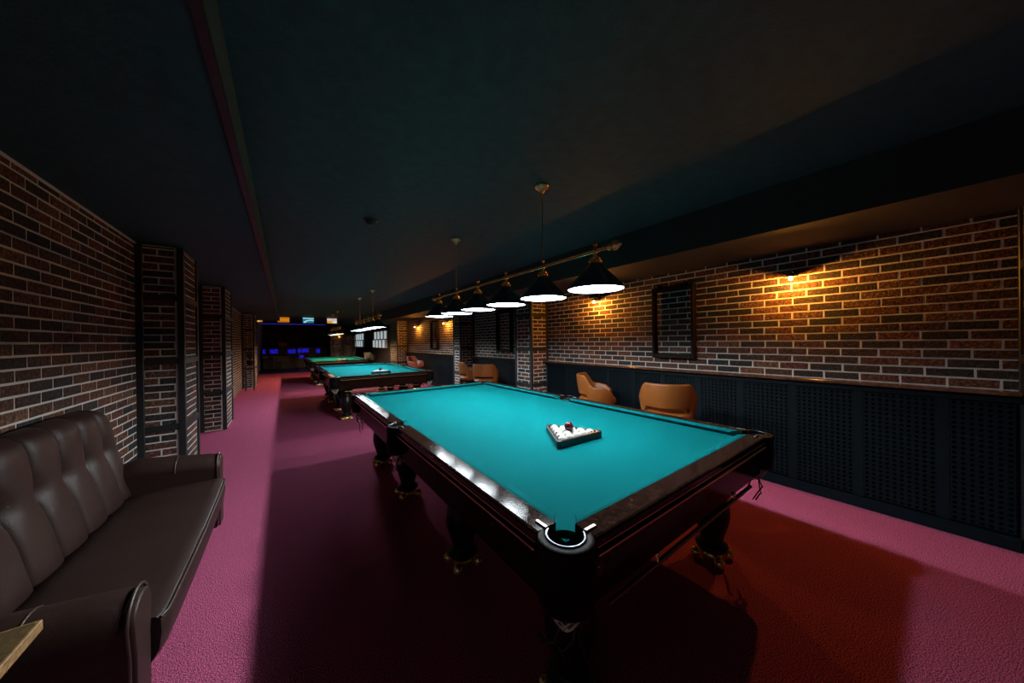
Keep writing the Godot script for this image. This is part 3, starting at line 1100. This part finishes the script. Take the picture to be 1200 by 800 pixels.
func chairs() -> void:
	chair("tan leather tub chair seen from behind, below the box frame", "tan_leather", p(3.72, 0, 1.93), deg_to_rad(27.0))
	chair("tan leather tub chair turned sideways, beside the side pocket", "tan_leather", p(3.78, 0, 3.02), deg_to_rad(-52.0))
	chair("tan tub chair of the middle bay, right one seen from behind", "tan_leather", p(3.72, 0, 6.12), deg_to_rad(40.0))
	chair("tan tub chair of the middle bay, partly behind its neighbour", "tan_leather", p(3.75, 0, 6.92), deg_to_rad(-20.0))
	chair("dark red leather tub chair in the far bay", "oxblood_leather", p(3.75, 0, 11.0), deg_to_rad(-50.0))
	chair("charcoal tub chair near the far table's corner", "charcoal_fabric", p(3.55, 0, 17.3), deg_to_rad(30.0))

func wall_boxes() -> void:
	for b in [[2.165, 0.57, "tall dark box frame on the near brick wall"], [6.28, 0.62, "tall dark box frame in the unlit middle bay"], [10.72, 0.62, "tall dark box frame between the far wall lamps"]]:
		var t := thing("box_frame", b[2], "frame", p(RIGHT - 0.014, 1.33, b[0]), 0.0, "box frames on the right wall")
		var w: float = b[1]
		var h := 1.0
		var d := 0.10
		for s in [-1.0, 1.0]:
			var g := G.new()
			g.box(Vector3(-d / 2, h / 2, s * (w / 2 - 0.018)), Vector3(d, h, 0.036), 0.006)
			obj("side_board", g, mats.box_wood, t)
		for y in [0.03, h - 0.03]:
			var g := G.new()
			g.box(Vector3(-d / 2, y, 0), Vector3(d, 0.06, w - 0.072), 0.006)
			obj("cross_board", g, mats.box_wood, t)
		for s in [-1.0, 1.0]:
			var g := G.new()
			g.ball(Vector3(-0.05, h + 0.012, s * w * 0.33), Vector3(0.04, 0.03, 0.05), 10)
			obj("top_knob", g, mats.box_wood, t)
	var t := thing("ceiling_sensor", "small dark round sensor on the main ceiling", "smoke detector", p(0.76, CEIL, 3.60))
	var g := G.new()
	g.lathe([[0.0, -0.055], [0.03, -0.052], [0.05, -0.03], [0.06, -0.012], [0.06, 0.0], [0.0, 0.0]], 20)
	obj("housing", g, mats.black_steel, t)
	g = G.new()
	g.lathe([[0.0, 0.0], [0.075, 0.0], [0.075, -0.008], [0.06, -0.012], [0.0, -0.012]], 20)
	obj("mount_ring", g, mats.black_steel, t)

# ---------------------------------------------------------------- racked balls
func racks() -> void:
	var which := ["nearest", "middle", "farthest"]
	var g := G.new()
	g.ball(Vector3.ZERO, Vector3.ONE * 0.034, 22)
	var sphere := g.mesh()
	g = G.new()
	g.lathe([[0.0, 0.0343], [0.006, 0.0338], [0.006, 0.0330], [0.0, 0.0330]], 10)
	var spot := g.mesh()
	var k := 0
	for c in [Vector3(1.675, 0.876, 1.60), Vector3(1.80, 0.876, 7.75), Vector3(1.85, 0.876, 14.2)]:
		var t := thing("ball_rack", "black wooden triangle rack on the %s pool table" % which[k], "rack", p(c.x, c.y, c.z), deg_to_rad(-2.0), "triangle racks")
		# apex towards +Z (Godot -z); 5 balls along x at the base
		var inr := 0.34 * 0.5 / sqrt(3.0) + 0.0
		var ri := 0.034 * 4.0 / sqrt(3.0) + 0.0345
		for s in 3:
			g = G.new()
			var a := PI / 2 + TAU * s / 3
			var nrm := Vector3(cos(a), 0, sin(a))
			var al := Vector3(-sin(a), 0, cos(a))
			g.box(Vector3.ZERO, Vector3(0.405, 0.05, 0.018), 0.004, Transform3D(Basis(al, Vector3.UP, al.cross(Vector3.UP)), nrm * (ri + 0.010) + Vector3(0, 0.027, 0)))
			obj("side", g, mats.rack_wood, t)
			g = G.new()
			var v := nrm.rotated(Vector3.UP, PI / 3) * ((ri + 0.0085) * 2.0 - 0.020)
			g.lathe([[0.0, 0.002], [0.020, 0.002], [0.022, 0.006], [0.022, 0.048], [0.020, 0.052], [0.0, 0.052]], 12, v)
			obj("corner", g, mats.rack_wood, t)
		var spots := []
		for row in 5:
			for q in 5 - row:
				spots.append(Vector3((q - (4 - row) / 2.0) * 0.068, 0.034, 0.034 * 4.0 / sqrt(3.0) - row * 0.0589))
		spots.append((spots[6] + spots[7] + spots[10]) / 3.0 + Vector3(0, 0.0556, 0))
		for q in spots.size():
			var last: bool = q == spots.size() - 1
			var at: Vector3 = t.transform * spots[q]
			var b := put("billiard_ball", sphere, mats.maroon_ball if last else mats.ivory_ball, self, at)
			b.rotation = Vector3(rng.randf() * 1.6 - 0.4, rng.randf() * TAU, rng.randf() * 1.4)
			if last:
				tag(b, "dark maroon cue ball on top of the %s table's rack" % which[k], "ball", "maroon cue balls")
			else:
				tag(b, "white numbered ball racked on the %s pool table" % which[k], "ball", "white balls on the %s table" % which[k])
			if k == 0: put("number_spot", spot, mats.ball_print, b)
		k += 1

# ---------------------------------------------------------------- far end
func screen_picture(kind: int) -> ImageTexture:
	var im := Image.create(64, 36, false, Image.FORMAT_RGB8)
	for y in 36:
		for x in 64:
			var u := x / 63.0
			var v := y / 35.0
			var c: Color
			match kind:
				0: c = Color(0.9, 0.55, 0.15) if (x / 11 + y / 9) % 3 else Color(0.95, 0.85, 0.5)
				1: c = Color(0.95, 0.62, 0.1) if absf(v - 0.5) < 0.28 and int(x * 1.3) % 13 > 3 else Color(0.75, 0.42, 0.06)
				2: c = Color(0.75, 0.98, 1.0) if absf(Vector2(u - 0.75, v - 1.1).length() - 0.62) < 0.1 or v < 0.2 else Color(0.1, 0.5, 0.62)
				_: c = Color(0.92, 0.82, 0.78) if v < 0.55 else (Color(0.9, 0.66, 0.2) if u < 0.5 else Color(0.95, 0.95, 0.85))
			im.set_pixel(x, y, c)
	return ImageTexture.create_from_image(im)

func blue_picture() -> ImageTexture:
	var im := Image.create(64, 64, false, Image.FORMAT_RGB8)
	var f := FastNoiseLite.new()
	f.seed = 5
	f.frequency = 0.09
	for y in 64:
		for x in 64:
			var k := clampf(f.get_noise_2d(x * 1.4, y) * 0.9 + 0.45, 0.0, 1.0)
			im.set_pixel(x, y, Color(0.30 * k * k * k, 0.34 * k * k * k, 0.35 + 0.65 * k))
	return ImageTexture.create_from_image(im)

func far_end() -> void:
	# four screens hung under the ceiling
	var k := 0
	for s in [[-1.03, 0.36, "small orange screen hung above the bar, leftmost"], [-0.05, 0.46, "orange-yellow screen hung above the bar"], [0.95, 0.46, "blue-green screen hung above the bar"], [1.98, 0.44, "pale cream screen hung above the bar, rightmost"]]:
		var t := thing("television", s[2], "television", p(s[0], 2.60, 18.6), 0.0, "screens above the bar")
		var w: float = s[1]
		var g := G.new()
		g.box(Vector3(0, 0.14, -0.025), Vector3(w + 0.03, 0.29, 0.05), 0.006)
		obj("casing", g, mats.black_steel, t)
		g = G.new()
		g.box(Vector3(0, 0.30, -0.03), Vector3(0.05, 0.06, 0.03), 0.004)
		obj("hanger", g, mats.black_steel, t)
		var m := mat("screen_%d" % k, Color(0.02, 0.02, 0.02), 0.3)
		m.emission_enabled = true
		m.emission_texture = screen_picture(k)
		m.emission_operator = BaseMaterial3D.EMISSION_OP_MULTIPLY
		m.emission = Color.WHITE
		m.emission_energy_multiplier = 0.8
		var q := QuadMesh.new()
		q.size = Vector2(w, 0.255)
		put("screen", q, m, t, Vector3(0, 0.14, 0.002))
		k += 1
	# bar counter with blue lit front panels
	var t := thing("bar_counter", "long dark bar counter with blue glowing front panels", "bar", p(0.62, 0, 24.8))
	var g := G.new()
	g.box(Vector3(0, 0.62, 0), Vector3(3.5, 1.24, 0.55), 0.01)
	obj("body", g, mats.black_steel, t)
	g = G.new()
	g.box(Vector3(0, 1.38, -0.02), Vector3(3.6, 0.05, 0.75), 0.01)
	obj("counter_top", g, mats.ebony, t)
	g = G.new()
	g.box(Vector3(0, 1.30, 0.0), Vector3(3.4, 0.12, 0.4))
	obj("riser", g, mats.black_steel, t)
	var neon := mat("neon_blue", Color(0.02, 0.02, 0.05), 0.4)
	neon.emission_enabled = true
	neon.emission_texture = blue_picture()
	neon.emission_operator = BaseMaterial3D.EMISSION_OP_MULTIPLY
	neon.emission = Color.WHITE
	neon.emission_energy_multiplier = 0.9
	tri(neon, 2.2)
	for b in [[-1.68, 0.14, 1.10], [-1.20, 0.40, 1.10], [-0.29, 0.42, 1.08], [0.13, 0.20, 1.12], [0.45, 0.36, 1.12], [1.15, 0.22, 1.08], [0.23, 0.26, 0.72]]:
		g = G.new()
		g.box(Vector3(b[0], b[2], 0.285), Vector3(b[1], 0.26 if b[2] > 1.0 else 0.18, 0.02), 0.004)
		obj("light_panel", g, neon, t)
	# blue light strip over the bar
	g = G.new()
	g.box(p(0.2, 2.86, 25.2), Vector3(4.2, 0.04, 0.03))
	var ls := obj("neon_strip", g, glow("neon_violet", Color(0.16, 0.16, 0.85), 0.35))
	tag(ls, "dim blue-violet light strip along the ceiling above the bar", "light strip")
	# back bar shelving with bottles
	t = thing("back_bar", "tall dim shelving behind the bar counter", "shelving", p(0.72, 0, 27.3))
	g = G.new()
	g.box(Vector3(0, 1.25, -0.3), Vector3(3.8, 2.5, 0.04))
	obj("back_panel", g, mat("slate_board", Color(0.05, 0.05, 0.052), 0.7), t)
	for y in [1.0, 1.5, 2.0, 2.48]:
		g = G.new()
		g.box(Vector3(0, y, -0.1), Vector3(3.8, 0.03, 0.36), 0.004)
		obj("shelf", g, mats.ebony, t)
	for x in [-1.9, -0.63, 0.63, 1.9]:
		g = G.new()
		g.box(Vector3(x, 1.25, -0.1), Vector3(0.04, 2.5, 0.36), 0.004)
		obj("upright", g, mats.ebony, t)
	g = G.new()
	g.lathe([[0.0, 0.0], [0.036, 0.0], [0.038, 0.01], [0.038, 0.18], [0.030, 0.21], [0.014, 0.24], [0.013, 0.30], [0.0, 0.30]], 12)
	var bottle := g.mesh()
	var shades := [Color(0.10, 0.05, 0.02), Color(0.03, 0.08, 0.04), Color(0.16, 0.14, 0.12), Color(0.12, 0.03, 0.03)]
	for y in [1.515, 2.015]:
		for x in [-1.45, -1.1, -0.35, 0.05, 0.35, 0.95, 1.3, 1.6]:
			var b := put("bottle", bottle, mat("bottle_glass_%d" % (rng.randi() % 4), shades[0], 0.15), self, p(0.72 + x, y + 0.003, 27.3))
			tag(b, "bottle standing on the %s shelf behind the bar" % ("middle" if y < 1.8 else "upper"), "bottle", "bottles behind the bar")
	for i in 4: mat("bottle_glass_%d" % i, shades[i], 0.15).albedo_color = shades[i].linear_to_srgb()
	# framed sign and menu board
	g = G.new()
	g.box(p(-0.12, 1.53, 24.6), Vector3(0.46, 0.26, 0.03), 0.004)
	tag(obj("small_sign", g, mat("faded_rose", Color(0.28, 0.13, 0.10), 0.6)), "small faded pink board standing on the bar counter", "sign")
	g = G.new()
	g.box(p(-0.12, 0.62, 24.44), Vector3(0.62, 0.34, 0.03), 0.004)
	g.box(p(-0.12, 0.225, 24.44), Vector3(0.05, 0.45, 0.03), 0.004)
	g.box(p(-0.12, 0.01, 24.44), Vector3(0.40, 0.02, 0.12), 0.004)
	tag(obj("menu_board", g, mat("board_grey", Color(0.16, 0.16, 0.15), 0.6)), "grey board on a short stand in front of the bar", "board")
	# bar stools
	var n := 0
	for x in [-1.0, -0.54, 0.55, 1.1, 1.75]:
		t = thing("bar_stool", ["cream-topped bar stool at the left end of the bar", "second cream-topped stool along the bar", "middle dark bar stool in front of the bar", "dark bar stool next to the middle one, towards the right", "rightmost dark stool at the bar"][n], "stool", p(x, 0, 23.9), 0.0, "stools at the bar")
		g = G.new()
		g.lathe([[0.0, 0.74], [0.15, 0.74], [0.17, 0.76], [0.17, 0.79], [0.15, 0.81], [0.0, 0.815]], 16)
		obj("seat", g, mat("cream_vinyl", Color(0.42, 0.38, 0.26), 0.5) if n < 2 else mats.black_leather, t)
		g = G.new()
		g.tube([Vector3(0, 0.02, 0), Vector3(0, 0.75, 0)], 0.025, 8)
		obj("post", g, mats.chrome, t)
		g = G.new()
		g.lathe([[0.0, 0.0], [0.20, 0.0], [0.19, 0.015], [0.03, 0.03], [0.0, 0.03]], 16)
		obj("foot", g, mats.black_steel, t)
		n += 1
	# tall display cabinet on the right
	t = thing("display_cabinet", "tall dark glazed cabinet beyond the farthest table", "cabinet", p(2.95, 0, 22.2))
	for x in [-0.7, -0.45, 0.0, 0.45, 0.7]:
		g = G.new()
		g.box(Vector3(x, 1.05, 0.2), Vector3(0.03, 2.1, 0.03), 0.004)
		obj("post", g, mats.chrome if absf(x) > 0.4 else mats.black_steel, t)
	for y in [0.1, 0.75, 1.25, 1.7, 2.1]:
		g = G.new()
		g.box(Vector3(0, y, 0), Vector3(1.46, 0.03, 0.42), 0.003)
		obj("shelf", g, mats.black_steel, t)
	g = G.new()
	g.box(Vector3(0, 1.05, -0.21), Vector3(1.46, 2.1, 0.02))
	obj("back_panel", g, mats.navy_backing, t)
	var glass := mat("pane_glass", Color(0.9, 0.95, 0.95), 0.03)
	glass.transparency = BaseMaterial3D.TRANSPARENCY_ALPHA
	glass.albedo_color.a = 0.12
	for x in [-0.35, 0.35]:
		g = G.new()
		g.box(Vector3(x, 1.1, 0.205), Vector3(0.66, 1.9, 0.006))
		obj("glass_pane", g, glass, t)
	g = G.new()
	g.lathe([[0.0, 0.0], [0.03, 0.0], [0.006, 0.01], [0.005, 0.07], [0.03, 0.10], [0.036, 0.14], [0.034, 0.17], [0.030, 0.14], [0.0, 0.10]], 10)
	var goblet := g.mesh()
	for y in [0.766, 1.266, 1.716]:
		for x in [-0.5, -0.25, 0.1, 0.3, 0.55]:
			tag(put("goblet", goblet, mat("pale_glass", Color(0.2, 0.22, 0.23), 0.1), self, p(2.95 + x + rng.randf_range(-0.04, 0.04), y, 22.15)), "pale stemmed glass on the %s shelf of the tall cabinet" % ("lowest" if y < 1.0 else "middle" if y < 1.5 else "top"), "glass", "glasses in the tall cabinet")
	# lit screens of white tubes on the right wall
	n = 0
	for s in [[17.35, 20.4, "lit wall screen of staggered white light tubes, nearer one"], [23.4, 26.6, "farther lit wall screen of white light tubes"]]:
		t = thing("light_screen", s[2], "light screen", p(RIGHT - 0.03, 1.28, (s[0] + s[1]) / 2), 0.0, "lit wall screens")
		var ln: float = s[1] - s[0]
		g = G.new()
		g.box(Vector3(0.012, 0.47, 0), Vector3(0.02, 0.94, ln))
		obj("back_board", g, glow("light_diffuser", Color(0.42, 0.52, 0.54), 0.05), t)
		for y in [-0.02, 0.47, 0.96]:
			g = G.new()
			g.box(Vector3(-0.01, y, 0), Vector3(0.05, 0.04, ln + 0.08), 0.004)
			obj("cross_bar", g, mats.black_steel, t)
		for q in 8:
			g = G.new()
			var z := ln / 2 - (q + 0.5) * ln / 8.0
			g.tube([Vector3(-0.05, 0.02 if q % 2 else 0.50, z), Vector3(-0.05, 0.44 if q % 2 else 0.92, z)], 0.045, 8)
			obj("light_tube", g, glow("tube_white", Color(0.9, 0.98, 1.0), 0.42), t)
		n += 1
	# plant on a tall stand before the third left pillar
	t = thing("plant_stand", "dark leafy plant on a tall thin-legged stand by the left wall", "plant", p(-0.99, 0, 13.9))
	g = G.new()
	g.box(Vector3(0, 0.86, 0), Vector3(0.26, 0.03, 0.26), 0.004)
	obj("stand_top", g, mats.black_steel, t)
	for x in [-0.11, 0.11]:
		for z in [-0.11, 0.11]:
			g = G.new()
			g.box(Vector3(x, 0.43, z), Vector3(0.022, 0.86, 0.022), 0.003)
			obj("leg", g, mats.black_steel, t)
	g = G.new()
	g.lathe([[0.0, 0.875], [0.07, 0.875], [0.095, 1.02], [0.10, 1.04], [0.085, 1.04], [0.0, 1.01]], 16)
	obj("pot", g, mats.ebony, t)
	for i in 26:
		g = G.new()
		var a := rng.randf() * TAU
		var lean := rng.randf_range(0.1, 0.55)
		var ln := rng.randf_range(0.22, 0.42)
		var d := Vector3(cos(a), 0, sin(a))
		var sd := Vector3.UP.cross(d)
		var rings := []
		for q in 6:
			var f := q / 5.0
			var c := Vector3(0, 1.02, 0) + d * (ln * lean * f) + Vector3(0, ln * (f - 0.55 * lean * f * f), 0)
			var w := 0.032 * sin(PI * clampf(f * 0.92 + 0.06, 0, 1)) + 0.001
			rings.append([c - sd * w, c + Vector3(0, 0.004, 0), c + sd * w, c - Vector3(0, 0.002, 0)])
		g.loft(rings, true, false)
		obj("leaf", g, mats.leaf, t)
